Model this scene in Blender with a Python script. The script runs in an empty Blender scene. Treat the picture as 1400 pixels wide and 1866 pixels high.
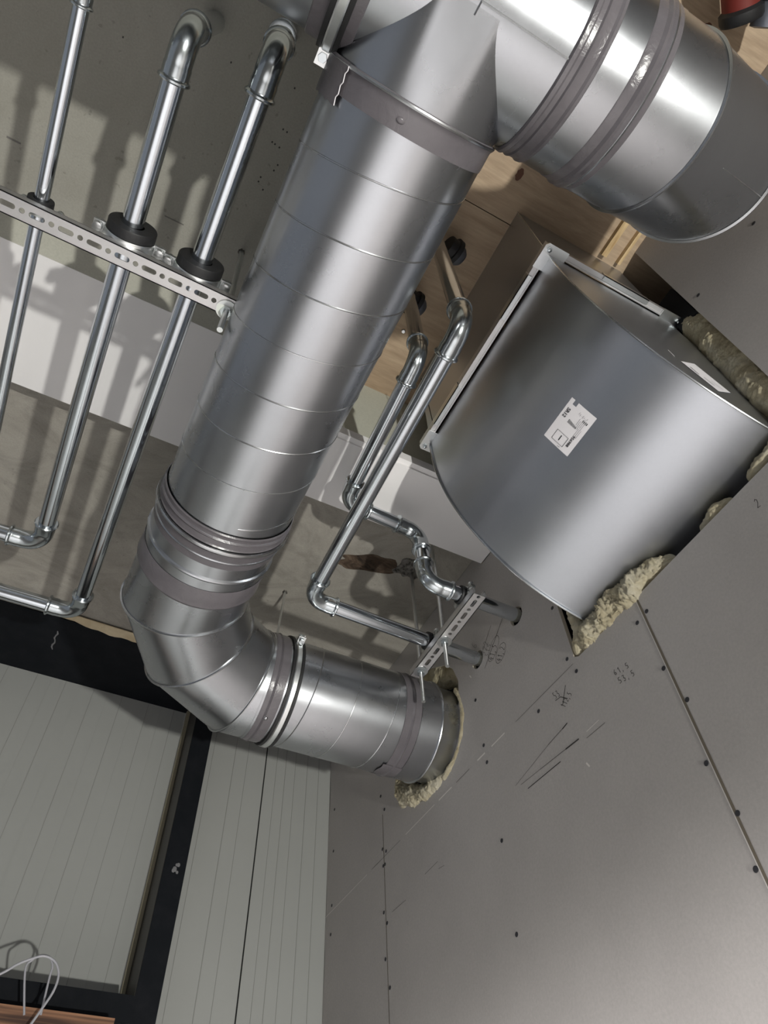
import bpy, bmesh, math, random
from mathutils import Vector, Matrix, noise
random.seed(7)
PI = math.pi
C = bpy.context.scene.collection
sc = bpy.context.scene

# ---------------------------------------------------------------- camera, world, lights
S = 1.8            # metres per scene unit; every length below is given in units measured from the eye
EYE = 1.5          # height of the eye above the floor
def W(x, y, z): return Vector((S*x, S*y, S*z + EYE))

R = [[0.8884711937918104, -0.4578412435132286, -0.031628049899036094],
     [0.3493797162146796, 0.7194607681732804, -0.6002582918688114],
     [0.2975781438545265, 0.5222620020619669, 0.799180611315315]]
F = 1255.5
cam = bpy.data.cameras.new('camera'); cam_o = bpy.data.objects.new('camera', cam); C.objects.link(cam_o)
cam.sensor_fit = 'VERTICAL'; cam.sensor_height = 36; cam.lens = F/1866*36
cam.clip_start = 0.02
m = Matrix((( R[0][0], -R[1][0], -R[2][0]), (R[0][1], -R[1][1], -R[2][1]), (R[0][2], -R[1][2], -R[2][2]))).to_4x4()
m.translation = W(0, 0, 0)
cam_o.matrix_world = m
sc.camera = cam_o
sc.view_settings.view_transform = 'Standard'; sc.view_settings.look = 'None'
sc.view_settings.gamma = 1; sc.view_settings.use_curve_mapping = False
sc.view_settings.exposure = 0.22

world = bpy.data.worlds.new('world'); sc.world = world; world.use_nodes = True
wb = world.node_tree.nodes['Background']
wn = world.node_tree
# surroundings beyond the modelled part of the hall: brighter towards the open left side, dim to the front
tc = wn.nodes.new('ShaderNodeTexCoord'); sp_ = wn.nodes.new('ShaderNodeSeparateXYZ'); wn.links.new(tc.outputs['Generated'], sp_.inputs[0])
mr = wn.nodes.new('ShaderNodeMapRange'); mr.inputs['From Min'].default_value = .1; mr.inputs['From Max'].default_value = -.95
mr.inputs['To Min'].default_value = 0; mr.inputs['To Max'].default_value = 1
wn.links.new(sp_.outputs['X'], mr.inputs['Value'])
cr_ = wn.nodes.new('ShaderNodeValToRGB'); wn.links.new(mr.outputs[0], cr_.inputs[0])
cr_.color_ramp.elements[0].color = (.22, .22, .225, 1); cr_.color_ramp.elements[1].color = (.22, .235, .26, 1)
wn.links.new(cr_.outputs[0], wb.inputs[0]); wb.inputs[1].default_value = 0.85

def spot(name, loc, target, power, size, angle, col, blend=0.6):
    l = bpy.data.lights.new(name, 'SPOT'); l.energy = power; l.shadow_soft_size = size
    l.spot_size = angle; l.spot_blend = blend; l.color = col
    o = bpy.data.objects.new(name, l); C.objects.link(o); o.location = loc
    o.rotation_euler = (Vector(target)-Vector(loc)).to_track_quat('-Z', 'Y').to_euler()
    return o
def area(name, loc, target, power, sx, sy, col):
    l = bpy.data.lights.new(name, 'AREA'); l.energy = power; l.shape = 'RECTANGLE'; l.size = sx; l.size_y = sy; l.color = col
    o = bpy.data.objects.new(name, l); C.objects.link(o); o.location = loc
    o.rotation_euler = (Vector(target)-Vector(loc)).to_track_quat('-Z', 'Y').to_euler()
    return o
# the work lamp standing low behind the photographer, and an added spot, no real lamp, whose floor bounce fills the room
spot('work_lamp', W(.45, -1.03, -.595), W(.10, .75, .85), 330, 0.05, math.radians(120), (1.0, .99, .93), 0.9)
spot('added_floor_fill', W(-.9, -1.4, .95), W(.28, .80, -.667), 3600, 0.12, math.radians(44), (1.0, .975, .98), 1.0)

# ---------------------------------------------------------------- helpers
def at(px, py, axis, v):
    """where the sight line through a picture point meets the plane axis = v (units)"""
    c = (px-700, py-933, F)
    d = [sum(R[k][i]*c[k] for k in range(3)) for i in range(3)]
    t = v/d[axis]
    return [d[0]*t, d[1]*t, d[2]*t]

BASE = {}
class MB:
    def __init__(s): s.v = []; s.f = []; s.sh = []
    def add(s, vs, fs):
        o = len(s.v); s.v += [tuple(v) for v in vs]; s.f += [tuple(i+o for i in f) for f in fs]
    def box(s, lo, hi):
        x0, y0, z0 = lo; x1, y1, z1 = hi
        s.add([(x0,y0,z0),(x1,y0,z0),(x1,y1,z0),(x0,y1,z0),(x0,y0,z1),(x1,y0,z1),(x1,y1,z1),(x0,y1,z1)],
              [(0,3,2,1),(4,5,6,7),(0,1,5,4),(1,2,6,5),(2,3,7,6),(3,0,4,7)])
    def obox(s, c, ax, h):
        c = Vector(c); ax = [Vector(a).normalized() for a in ax]; vs = []
        for k in (-1,1):
            for (i,j) in ((-1,-1),(1,-1),(1,1),(-1,1)):
                vs.append(c + ax[0]*h[0]*i + ax[1]*h[1]*j + ax[2]*h[2]*k)
        s.add(vs, [(0,3,2,1),(4,5,6,7),(0,1,5,4),(1,2,6,5),(2,3,7,6),(3,0,4,7)])
    def prism(s, poly, vec):
        n = len(poly); vec = Vector(vec); a = [Vector(p) for p in poly]; b = [p+vec for p in a]
        s.add(a+b, [tuple(range(n))[::-1], tuple(range(n, 2*n))] + [(i, (i+1)%n, (i+1)%n+n, i+n) for i in range(n)])
    def rings(s, rg, cap=True, closed=False):
        n = len(rg[0]); vs = [p for r in rg for p in r]; fs = []
        m_ = len(rg)
        for k in range(m_ if closed else m_-1):
            a = k*n; b = ((k+1) % m_)*n
            for i in range(n):
                j = (i+1) % n; fs.append((a+i, a+j, b+j, b+i))
        if cap and not closed:
            fs.append(tuple(range(n))[::-1]); fs.append(tuple(range((m_-1)*n, m_*n)))
        s.add(vs, fs)
    def sweep(s, pts, rad, n=16, cap=True, closed=False):
        pts = [Vector(p) for p in pts]; N = len(pts)
        if not hasattr(rad, '__len__'): rad = [rad]*N
        T = []
        for i in range(N):
            if closed: t = pts[(i+1) % N]-pts[i-1]
            else: t = pts[min(i+1, N-1)]-pts[max(i-1, 0)]
            if t.length < 1e-9: t = T[-1].copy() if T else Vector((0,0,1))
            T.append(t.normalized())
        up = Vector((0,0,1)) if abs(T[0].z) < .9 else Vector((1,0,0))
        nrm = (up - T[0]*up.dot(T[0])).normalized(); rg = []
        for i in range(N):
            nrm = (nrm - T[i]*nrm.dot(T[i])).normalized(); b = T[i].cross(nrm)
            rg.append([pts[i] + (nrm*math.cos(2*PI*k/n) + b*math.sin(2*PI*k/n))*rad[i] for k in range(n)])
        s.rings(rg, cap, closed)
    def lathe(s, o, d, prof, n=24, cap=True):
        o = Vector(o); d = Vector(d).normalized()
        up = Vector((0,0,1)) if abs(d.z) < .9 else Vector((1,0,0))
        a = (up - d*up.dot(d)).normalized(); b = d.cross(a)
        s.rings([[o + d*t + (a*math.cos(2*PI*k/n) + b*math.sin(2*PI*k/n))*r for k in range(n)] for t, r in prof], cap)
    def sphere(s, c, r, n=10, sc_=(1,1,1)):
        c = Vector(c); rg = []
        for i in range(1, n):
            th = PI*i/n
            rg.append([c + Vector((r*sc_[0]*math.sin(th)*math.cos(2*PI*k/(2*n)), r*sc_[1]*math.sin(th)*math.sin(2*PI*k/(2*n)), r*sc_[2]*math.cos(th))) for k in range(2*n)])
        s.rings(rg, True)
    def build(s, name, mat, parent=None, sharp=32, origin=None, recalc=True, merge=0):
        vs = [W(*v) for v in s.v]
        cen = sum(vs, Vector())/len(vs)
        if parent is None:
            cen = Vector((cen.x, cen.y, min(v.z for v in vs)))
        if origin is not None: cen = W(*origin)
        me = bpy.data.meshes.new(name)
        me.from_pydata([v-cen for v in vs], [], s.f); 
        bm = bmesh.new(); bm.from_mesh(me)
        if merge: bmesh.ops.remove_doubles(bm, verts=bm.verts, dist=merge)
        if recalc: bmesh.ops.recalc_face_normals(bm, faces=bm.faces)
        for f in bm.faces: f.smooth = True
        lim = math.radians(sharp)
        for e in bm.edges:
            if len(e.link_faces) == 2:
                if e.calc_face_angle(0) > lim: e.smooth = False
            else: e.smooth = False
        bm.to_mesh(me); bm.free()
        if mat: me.materials.append(mat)
        o = bpy.data.objects.new(name, me); C.objects.link(o)
        pb = Vector((0,0,0))
        if parent is not None:
            o.parent = parent; pb = BASE[parent]
        o.location = cen - pb
        BASE[o] = cen
        return o
def thing(name, label, cat, loc, group=None):
    o = bpy.data.objects.new(name, None); C.objects.link(o); o.empty_display_size = .05
    o.location = W(*loc); BASE[o] = W(*loc)
    o['label'] = label; o['category'] = cat
    if group: o['group'] = group
    return o
def tag(o, label, cat, group=None, kind=None):
    o['label'] = label; o['category'] = cat
    if group: o['group'] = group
    if kind: o['kind'] = kind
    return o
def struct(o): o['kind'] = 'structure'; return o

# ---------------------------------------------------------------- materials
def mat(name, col=(.5,.5,.5), rough=.5, metal=0, spec=.5):
    m = bpy.data.materials.new(name); m.use_nodes = True
    b = m.node_tree.nodes['Principled BSDF']
    b.inputs['Base Color'].default_value = (*col, 1); b.inputs['Roughness'].default_value = rough
    b.inputs['Metallic'].default_value = metal; b.inputs['Specular IOR Level'].default_value = spec
    return m, m.node_tree, b
def ntex(nt, scale, detail=4, rough=.6, stretch=(1,1,1), dist=0, kind='noise'):
    g = nt.nodes.new('ShaderNodeNewGeometry'); mp = nt.nodes.new('ShaderNodeMapping')
    mp.inputs['Scale'].default_value = stretch
    nt.links.new(g.outputs['Position'], mp.inputs['Vector'])
    if kind == 'noise':
        t = nt.nodes.new('ShaderNodeTexNoise'); t.inputs['Scale'].default_value = scale
        t.inputs['Detail'].default_value = detail; t.inputs['Roughness'].default_value = rough
        t.inputs['Distortion'].default_value = dist
        nt.links.new(mp.outputs[0], t.inputs['Vector']); return t.outputs['Fac']
    t = nt.nodes.new('ShaderNodeTexVoronoi'); t.inputs['Scale'].default_value = scale
    nt.links.new(mp.outputs[0], t.inputs['Vector']); return t.outputs['Color' if kind == 'cell' else 'Distance']
def ramp(nt, fac, stops):
    r = nt.nodes.new('ShaderNodeValToRGB'); nt.links.new(fac, r.inputs[0])
    while len(r.color_ramp.elements) < len(stops): r.color_ramp.elements.new(.5)
    for e, (p, c) in zip(r.color_ramp.elements, stops):
        e.position = p; e.color = (*c, 1) if hasattr(c, '__len__') else (c, c, c, 1)
    return r.outputs[0]
def mixc(nt, a, b, fac, mode='MIX'):
    x = nt.nodes.new('ShaderNodeMix'); x.data_type = 'RGBA'; x.blend_type = mode
    for sck, v in ((x.inputs[6], a), (x.inputs[7], b)):
        if hasattr(v, 'is_output'): nt.links.new(v, sck)
        else: sck.default_value = (*v, 1)
    if hasattr(fac, 'is_output'): nt.links.new(fac, x.inputs[0])
    else: x.inputs[0].default_value = fac
    return x.outputs[2]
def bump(nt, b, h, strength, dist=.01):
    n = nt.nodes.new('ShaderNodeBump'); n.inputs['Strength'].default_value = strength; n.inputs['Distance'].default_value = dist
    nt.links.new(h, n.inputs['Height']); nt.links.new(n.outputs[0], b.inputs['Normal'])

def galv(name, col, r0, r1, mott=.12, stretch=(1,1,1)):
    m, nt, b = mat(name, col, .3, 1)
    n1 = ntex(nt, 5, 5, .6, stretch)
    lo = tuple(c*(1-mott) for c in col); hi = tuple(min(1, c*(1+mott)) for c in col)
    c1 = ramp(nt, n1, [(.3, lo), (.7, hi)])
    n2 = ntex(nt, 160, 3, .7, stretch)
    c2 = mixc(nt, c1, ramp(nt, n2, [(.3, .98), (.75, 1.0)]), 1.0, 'MULTIPLY')
    nt.links.new(c2, b.inputs['Base Color'])
    nt.links.new(ramp(nt, n1, [(.25, r0), (.75, r1)]), b.inputs['Roughness'])
    return m
M = {}
M['galv'] = galv('galvanised_sheet', (.47, .485, .51), .25, .31, .06)
M['galv_rect'] = galv('galvanised_flat_sheet', (.48, .50, .535), .32, .38, .05)
M['bead'] = galv('galvanised_seam', (.50, .51, .52), .22, .3)
M['pipe'] = galv('polished_steel_pipe', (.62, .66, .70), .10, .16, .06)
M['fit'] = galv('zinc_plated_fitting', (.52, .56, .58), .16, .24, .10)
M['zinc'] = galv('bright_zinc', (.78, .80, .80), .25, .38, .06)
M['rail'] = galv('zinc_rail', (.72, .71, .71), .42, .55, .05)
m, nt, b = mat('grey_duct_tape', (.15, .14, .15), .28); M['tape'] = m
nt.links.new(ramp(nt, ntex(nt, 9, 4), [(.3, (.10, .092, .100)), (.7, (.135, .125, .135))]), b.inputs['Base Color'])
bump(nt, b, ntex(nt, 45, 4, .6, (1, 1, 1), 1.2), .25, .004)
m, nt, b = mat('black_rubber', (.012, .012, .013), .55); M['rubber'] = m
bump(nt, b, ntex(nt, 120, 3), .2, .002)
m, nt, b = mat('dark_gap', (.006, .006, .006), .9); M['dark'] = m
m, nt, b = mat('black_painted_steel', (.010, .012, .015), .7, 0, .15); M['black'] = m
nt.links.new(ramp(nt, ntex(nt, 14, 6, .75), [(.45, (.006, .0075, .010)), (.75, (.012, .013, .016))]), b.inputs['Base Color'])
m, nt, b = mat('grey_smear', (.16, .16, .165), .8); M['smear'] = m
m, nt, b = mat('steel_side_reflection', (.045, .040, .034), .5); M['col_side'] = m  # brown-grey reflection on the black column's side, put into its colour

def concrete(name, a, bcol, spot_=.0, streak=False):
    m, nt, b = mat(name, a, .85, 0, .3)
    c = ramp(nt, ntex(nt, 2.2, 8, .65, (1, 1, 1), .6), [(.32, a), (.68, bcol)])
    if streak:
        c2 = ramp(nt, ntex(nt, 3.0, 10, .72, (1, 1.5, 1), 3.2), [(.36, .80), (.52, 1.0), (.70, 1.15)])
        c = mixc(nt, c, c2, .9, 'MULTIPLY')
    sp = ramp(nt, ntex(nt, 60, 2, .5), [(.26, .35), (.31, 1.0)])
    c = mixc(nt, c, sp, spot_, 'MULTIPLY')
    fine = ramp(nt, ntex(nt, 220, 2), [(.3, .93), (.7, 1.04)])
    c = mixc(nt, c, fine, 1, 'MULTIPLY')
    nt.links.new(c, b.inputs['Base Color'])
    bump(nt, b, ntex(nt, 40, 6, .7), .18, .006)
    return m
M['slab_near'] = concrete('smooth_concrete', (.30, .29, .25), (.37, .36, .32), .35)
M['slab_far'] = concrete('stained_concrete', (.30, .28, .245), (.37, .35, .31), .3, True)
M['slab_edge'] = concrete('yellowed_concrete', (.38, .375, .32), (.44, .435, .375), .2)
M['beam_face'] = concrete('pale_concrete', (.50, .50, .42), (.56, .56, .48), .1)
m, nt, b = mat('white_paint', (.80, .79, .79), .7); M['white'] = m
nt.links.new(ramp(nt, ntex(nt, 3, 4), [(.3, (.82, .805, .80)), (.7, (.86, .845, .84))]), b.inputs['Base Color'])
m, nt, b = mat('gypsum_board', (.42, .39, .37), .8, 0, .3); M['gyp'] = m
c = ramp(nt, ntex(nt, 3, 6, .6), [(.3, (.425, .40, .38)), (.7, (.485, .458, .435))])
c = mixc(nt, c, ramp(nt, ntex(nt, 160, 3, .7), [(.3, .94), (.7, 1.05)]), 1, 'MULTIPLY')
nt.links.new(c, b.inputs['Base Color']); bump(nt, b, ntex(nt, 120, 3), .08, .002)
m, nt, b = mat('gypsum_core', (.75, .68, .56), .9); M['gypcore'] = m
m, nt, b = mat('dark_seam_line', (.16, .135, .10), .9); M['seam'] = m  # dark line colour of the board joints
m, nt, b = mat('pencil', (.045, .042, .04), .8); M['pencil'] = m
m, nt, b = mat('faint_pencil', (.16, .15, .14), .8); M['pencil2'] = m
m, nt, b = mat('chalk', (.72, .69, .64), .9); M['chalk'] = m
m, nt, b = mat('lacquered_panel', (.36, .365, .335), .6, 0, .2); M['panel'] = m
nt.links.new(ramp(nt, ntex(nt, 2, 3), [(.3, (.33, .337, .322)), (.7, (.35, .357, .342))]), b.inputs['Base Color'])
m, nt, b = mat('panel_groove', (.265, .27, .255), .7, 0, .2); M['groove'] = m
m, nt, b = mat('beige_edge', (.30, .27, .19), .7); M['beige'] = m
m, nt, b = mat('torn_cardboard', (.62, .50, .32), .9); M['card'] = m
nt.links.new(ramp(nt, ntex(nt, 12, 5), [(.3, (.50, .40, .25)), (.7, (.70, .60, .42))]), b.inputs['Base Color'])
# plywood: grain runs across
m, nt, b = mat('plywood', (.5, .33, .17), .6); M['ply'] = m
c = ramp(nt, ntex(nt, 2.0, 6, .6, (1.0, 6.5, 1), 1.8), [(.25, (.33, .235, .15)), (.5, (.45, .335, .225)), (.75, (.52, .40, .27))])
c = mixc(nt, c, ramp(nt, ntex(nt, 60, 3, .6, (.3, 3, 1)), [(.3, .88), (.7, 1.05)]), 1, 'MULTIPLY')
nt.links.new(c, b.inputs['Base Color'])
m, nt, b = mat('wood_batten', (.62, .44, .22), .6); M['batten'] = m
nt.links.new(ramp(nt, ntex(nt, 12, 4, .6, (6, 1, 1)), [(.3, (.42, .27, .12)), (.7, (.72, .55, .31))]), b.inputs['Base Color'])
m, nt, b = mat('laminated_board', (.3, .16, .08), .6); M['lam'] = m
c = ramp(nt, ntex(nt, 10, 3, .5, (.15, 1, 6)), [(.35, (.05, .022, .012)), (.55, (.30, .15, .08)), (.7, (.45, .26, .15))])
nt.links.new(c, b.inputs['Base Color'])
m, nt, b = mat('knot', (.12, .045, .02), .6); M['knot'] = m
m, nt, b = mat('mineral_wool', (.74, .66, .48), 1, 0, .1); M['wool'] = m
c = ramp(nt, ntex(nt, 9, 8, .75, (1, 1, 1), .8), [(.3, (.52, .42, .24)), (.5, (.76, .68, .48)), (.7, (.86, .81, .66))])
nt.links.new(c, b.inputs['Base Color']); bump(nt, b, ntex(nt, 110, 10, .85, (1, 1, 1), 1.5), 1.0, .008)
b.inputs['Subsurface Weight'].default_value = 0.0
m, nt, b = mat('broken_wood', (.2, .1, .05), .9); M['damage'] = m
c = ramp(nt, ntex(nt, 9, 8, .7, (1, 2.2, 1), 1.5), [(.32, (.03, .018, .010)), (.5, (.13, .085, .055)), (.7, (.27, .195, .135))])
nt.links.new(c, b.inputs['Base Color']); bump(nt, b, ntex(nt, 30, 8, .8), 1, .02)
m, nt, b = mat('crumbled_concrete', (.2, .19, .17), .95); M['crumb'] = m
c = ramp(nt, ntex(nt, 45, 6, .8), [(.42, (.05, .045, .04)), (.52, (.24, .225, .20)), (.7, (.36, .34, .31))])
nt.links.new(c, b.inputs['Base Color']); bump(nt, b, ntex(nt, 45, 6, .8), 1, .02)
m, nt, b = mat('paper_label', (.74, .72, .74), .6); M['paper'] = m
m, nt, b = mat('black_print', (.03, .03, .035), .7); M['ink'] = m
m, nt, b = mat('grey_print', (.40, .39, .41), .7); M['ink2'] = m
m, nt, b = mat('red_paint', (.16, .016, .010), .6); M['red'] = m
m, nt, b = mat('cable_sheath', (.36, .36, .39), .4); M['cable'] = m
m, nt, b = mat('floor_screed', (.33, .32, .30), .8); M['floor'] = m
nt.links.new(ramp(nt, ntex(nt, 3, 6), [(.3, (.52, .51, .50)), (.7, (.62, .61, .60))]), b.inputs['Base Color'])
m, nt, b = mat('dull_zinc_cup', (.16, .17, .20), .4, .6); M['cup'] = m
m, nt, b = mat('pale_washer', (.75, .78, .72), .5); M['washer'] = m

# ---------------------------------------------------------------- the room
XW = .5794; YB = 1.333; FL = -EYE/S
ZN = .985; ZW = .966; ZF = 1.0; ZP = 1.2
m_ = MB(); m_.box((-1.7, -2.3, FL-.03), (1.2, 1.5, FL)); struct(m_.build('floor', M['floor']))
m_ = MB(); m_.box((-1.7, -2.3, ZN), (.15, .4235, 1.26)); m_.build; near = struct(m_.build('ceiling', M['slab_near']))
m_ = MB(); m_.prism([(-1.7, .4236, ZN), (-1.7, .448, ZW+.001), (-1.7, .448, 1.26), (-1.7, .4236, 1.26)], (1.85, 0, 0))
e_ = m_.build('slab_edge', M['slab_edge'], near)
m_ = MB(); m_.box((-1.7, .659, ZF), (XW+.05, 1.19, 1.26)); far = struct(m_.build('ceiling', M['slab_far']))
m_ = MB(); m_.box((.1501, -2.3, ZP), (1.2, .159, ZP+.02)); struct(m_.build('ceiling', M['ply']))
m_ = MB(); m_.box((.1501, .1604, ZP), (1.2, .5308, ZP+.02)); struct(m_.build('ceiling', M['ply']))
m_ = MB(); m_.box((.1501, -2.3, ZP+.021), (1.2, .5308, ZP+.05)); struct(m_.build('ceiling', M['dark']))
# white downstand: broad on the left, stepped back where the plywood ceiling begins
m_ = MB(); m_.box((-1.7, .4481, ZW), (.1499, .659, 1.26)); m_.box((.15, .531, ZW), (XW-.001, .659, ZW+.012))
tr = struct(m_.build('trim_1', M['white']))
m_ = MB(); m_.box((.15, .531, ZW+.0122), (XW+.05, .6589, 1.26)); m_.build('concrete_face', M['beam_face'], tr)
m_ = MB(); m_.box((.15, .5215, ZW+.004), (XW-.001, .5309, ZW+.024)); m_.build('ledge', M['white'], tr)
# plywood knots
for (x, y, rx, ry) in [(.3325, .0881, .0055, .010), (.4669, -.1978, .006, .006)]:
    m_ = MB(); m_.prism([(x+rx*math.cos(a*PI/8)*(1+.15*math.sin(3*a)), y+ry*math.sin(a*PI/8), ZP-.0006) for a in range(16)], (0, 0, .001)); m_.build('knot', M['knot'], near)

# gypsum wall with its cut-outs
def fill_wall(outer, holes, x, thick, m, name):
    bm = bmesh.new()
    loops = []
    for lp in [outer]+holes:
        vs = [bm.verts.new(W(x, p[0], p[1])) for p in lp]
        for i in range(len(vs)): bm.edges.new((vs[i], vs[(i+1) % len(vs)]))
    r = bmesh.ops.triangle_fill(bm, use_beauty=True, use_dissolve=False, edges=bm.edges[:])
    fs = [f for f in bm.faces]
    # drop faces that fell inside holes
    def inside(p, poly):
        c = False; n = len(poly)
        for i in range(n):
            (y1, z1), (y2, z2) = poly[i], poly[(i+1) % n]
            if (z1 > p[1]) != (z2 > p[1]) and p[0] < (y2-y1)*(p[1]-z1)/(z2-z1)+y1: c = not c
        return c
    kill = []
    for f in fs:
        ce = f.calc_center_median(); q = (ce.y/S, (ce.z-EYE)/S)
        if any(inside(q, h) for h in holes) or not inside(q, outer): kill.append(f)
    if kill: bmesh.ops.delete(bm, geom=kill, context='FACES_ONLY')
    ex = bmesh.ops.extrude_face_region(bm, geom=bm.faces[:])
    bmesh.ops.translate(bm, verts=[g for g in ex['geom'] if isinstance(g, bmesh.types.BMVert)], vec=(thick*S, 0, 0))
    bmesh.ops.recalc_face_normals(bm, faces=bm.faces)
    me = bpy.data.meshes.new(name)
    for f in bm.faces:
        f.material_index = 0 if abs(f.normal.x) > .7 else 1
    bm.to_mesh(me); bm.free(); me.materials.append(m); me.materials.append(M['gypcore'])
    o = bpy.data.objects.new(name, me); C.objects.link(o); BASE[o] = Vector((0, 0, 0)); return o
hole_r = []
ctr = (.8755, .727)
hp = [(.8797, .8824), (.846, .862), (.8176, .8452), (.797, .82), (.7857, .786), (.792, .745), (.8217, .7074), (.845, .683), (.8657, .6627), (.90, .640), (.935, .640), (.9833, .655), (1.01, .685), (1.024, .7147), (1.02, .733), (.985, .76), (.98, .80), (.955, .845), (.92, .872)]
outer = [(-2.3, FL), (1.332, FL), (1.332, 1.0), (.659, 1.0), (.659, ZW-.001), (.522, ZW-.001), (.522, .99), (.5313, ZP), (.5146, ZP), (.5146, .619), (.10, .619), (.10, ZP), (-2.3, ZP)]
outer = [(-2.3, FL), (1.332, FL)] + [(1.3335 - .006*random.random(), .10+.06*k) for k in range(0, 15)] + [(1.332, .999), (.6595, .999), (.6595, ZW-.001), (.521, ZW-.001), (.521, ZP-.001), (.5146, ZP-.001), (.5150, .80), (.5146, .6245), (.5060, .619), (.40, .6205), (.30, .6215), (.2, .6225), (.1018, .6228), (.1, .75), (.1005, .92), (.10, ZP-.001), (-2.3, ZP-.001)]
def circ(y, z, r, n=20, j=0): return [(y+(r+j*random.uniform(-1, 1))*math.cos(2*PI*k/n), z+(r+j*random.uniform(-1, 1))*math.sin(2*PI*k/n)) for k in range(n)]
wall = struct(fill_wall(outer, [hp, circ(.7215, .783, .0165, 20, .0006), circ(.6045, .782, .0165, 20, .0006)], XW, .007, M['gyp'], 'wall_right'))
# black sheet standing in for the shade of the cavity behind the openings
m_ = MB(); m_.box((XW+.12, -.2, .3), (XW+.13, 1.3, 1.2)); m_.build('cavity_shade_sheet', M['dark'], wall)
def wallline(pts, w, mt, name, x=XW-.0004, parent=None):
    """thin mark lying on the gypsum, pts = (y, z)"""
    m_ = MB()
    for i in range(len(pts)-1):
        a = Vector((0, *pts[i])); b_ = Vector((0, *pts[i+1])); d = (b_-a)
        if d.length < 1e-6: continue
        d.normalize(); n = Vector((0, -d.z, d.y))*w/2
        m_.add([(x, *(p)[1:]) for p in (a-n-d*w*.3, b_-n+d*w*.3, b_+n+d*w*.3, a+n-d*w*.3)], [(0, 1, 2, 3)])
    return m_.build(name, mt, parent or wall, recalc=False)
wallline([(.386, .6205), (.3863, FL+.01)], .0030, M['seam'], 'board_joint')
wallline([(.3884, .6205), (.3887, FL+.01)], .0008, M['chalk'], 'joint_edge')
wallline([(1.082, .69), (1.0785, FL+.01)], .0016, M['seam'], 'board_joint')
for a, b_, w in [((1.3346, .607), (1.15, .610), .0012), ((1.13, .6105), (1.02, .612), .0009), ((1.0, .6125), (.90, .614), .0012), ((.885, .614), (.845, .6145), .0022), ((.83, .6145), (.79, .615), .0010), ((.765, .6155), (.745, .6157), .0026), ((.725, .6155), (.69, .616), .0022), ((.66, .616), (.52, .6165), .0008)]:
    wallline([a, b_], w, M['chalk'] if w > .001 else M['pencil2'], 'board_joint')
def pxw(p): q = at(p[0], p[1], 0, XW); return (q[1], q[2])
def pxline(pts, w, mt=None, name='pencil_mark'): return wallline([pxw(p) for p in pts], w, mt or M['pencil'], name)
# screws: one mesh, copied
scr = None
for px in [(1007,1108),(1034,1201),(1051,1223),(1179,1114),(1162,1135),(1210,1218),(1253,1275),(1288,1391),(1345,1482),(1378,1584),(982,1296),(882,1358),(888,1389),(867,1276),(915,1532),(942,1703),(694,1451),(610,1475),(701,1475),(608,1551),(697.5,1547.5),(704,1551),(699,1578),(702,1575),(605,1650),(700,1663),(706,1682),(603,1703),(1374,407),(1273,538),(703,1748),(711,1800)]:
    y, z = pxw(px)
    if scr is None:
        m_ = MB(); m_.lathe((XW-.0006, y, z), (1, 0, 0), [(0, .0028), (.0003, .0030), (.001, .0025)], 12)
        scr = m_.build('drywall_screw', M['ink'], wall); base0 = (y, z)
    else:
        o = scr.copy(); C.objects.link(o); o.location = scr.location + Vector((0, S*(y-base0[0]), S*(z-base0[1])))
        BASE[o] = o.location
# scratches
for pts, w, mm in [([(1030,1323),(1000,1357)], .0012, 'pencil2'), ([(1034,1318),(1026,1328)], .0016, 'pencil'), ([(1055,1347),(1032,1365)], .0020, 'pencil'), ([(1032,1365),(985,1402)], .0010, 'pencil2'), ([(1103,1317),(1070,1345)], .0009, 'pencil2'), ([(1000,1357),(940,1432)], .0006, 'pencil2'), ([(1022,1388),(963,1437)], .0012, 'pencil'), ([(985,1402),(950,1430)], .0006, 'pencil2'), ([(1092,1312),(1070,1333)], .0008, 'chalk'), ([(798,1570),(775,1593)], .0009, 'pencil2'), ([(810,1577),(800,1583)], .0008, 'pencil2'), ([(740,1640),(715,1662)], .0008, 'pencil2')]:
    pxline(pts, w, M[mm], 'scratch')
for px in [(858, 1236), (1073, 1398), (806, 1170)]:
    y, z = pxw(px); wallline([(y-.002, z), (y+.001, z+.006)], .0022, M['chalk'], 'chip')
# handwriting
G = {'1': [[(.2,.75),(.5,1),(.5,0)]], '2': [[(.1,.8),(.35,1),(.7,.85),(.6,.5),(.1,0),(.8,.05)]], '3': [[(.1,.95),(.6,.95),(.3,.55),(.65,.35),(.45,0),(.1,.08)]],
     '5': [[(.7,1),(.25,.95),(.2,.55),(.6,.5),(.6,.12),(.1,0)]], '6': [[(.6,1),(.25,.6),(.15,.2),(.4,0),(.65,.2),(.5,.45),(.2,.35)]], '4': [[(.5,1),(.1,.4),(.8,.42)],[(.6,.7),(.5,0)]],
     ',': [[(.2,.1),(.05,-.2)]], '9': [[(.65,.7),(.4,.5),(.2,.75),(.4,1),(.65,.85),(.55,0)]]}
def write(txt, p0, p1, h, w=.0007, mt=None):
    d = Vector((p1[0]-p0[0], p1[1]-p0[1])); L = d.length; d /= L; up = Vector((d.y, -d.x)); adv = L/len(txt)
    for i, ch in enumerate(txt):
        for st in G.get(ch, []):
            pxline([tuple(Vector(p0) + d*(i*adv + x*adv*.85) + up*(y*h)) for x, y in st], w, mt, 'pencil_number')
def ell(c, a, b_, ang, w=.0006):
    pxline([(c[0]+a*math.cos(t)*math.cos(ang)-b_*math.sin(t)*math.sin(ang), c[1]+a*math.cos(t)*math.sin(ang)+b_*math.sin(t)*math.cos(ang)) for t in [2*PI*k/20 for k in range(21)]], w, M['pencil'], 'pencil_ring')
write('61,5', (1121, 1231), (1150, 1215), 10); write('53,5', (1130, 1246), (1161, 1229), 11)
write('2', (1381, 926), (1390, 921), 16)
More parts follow.
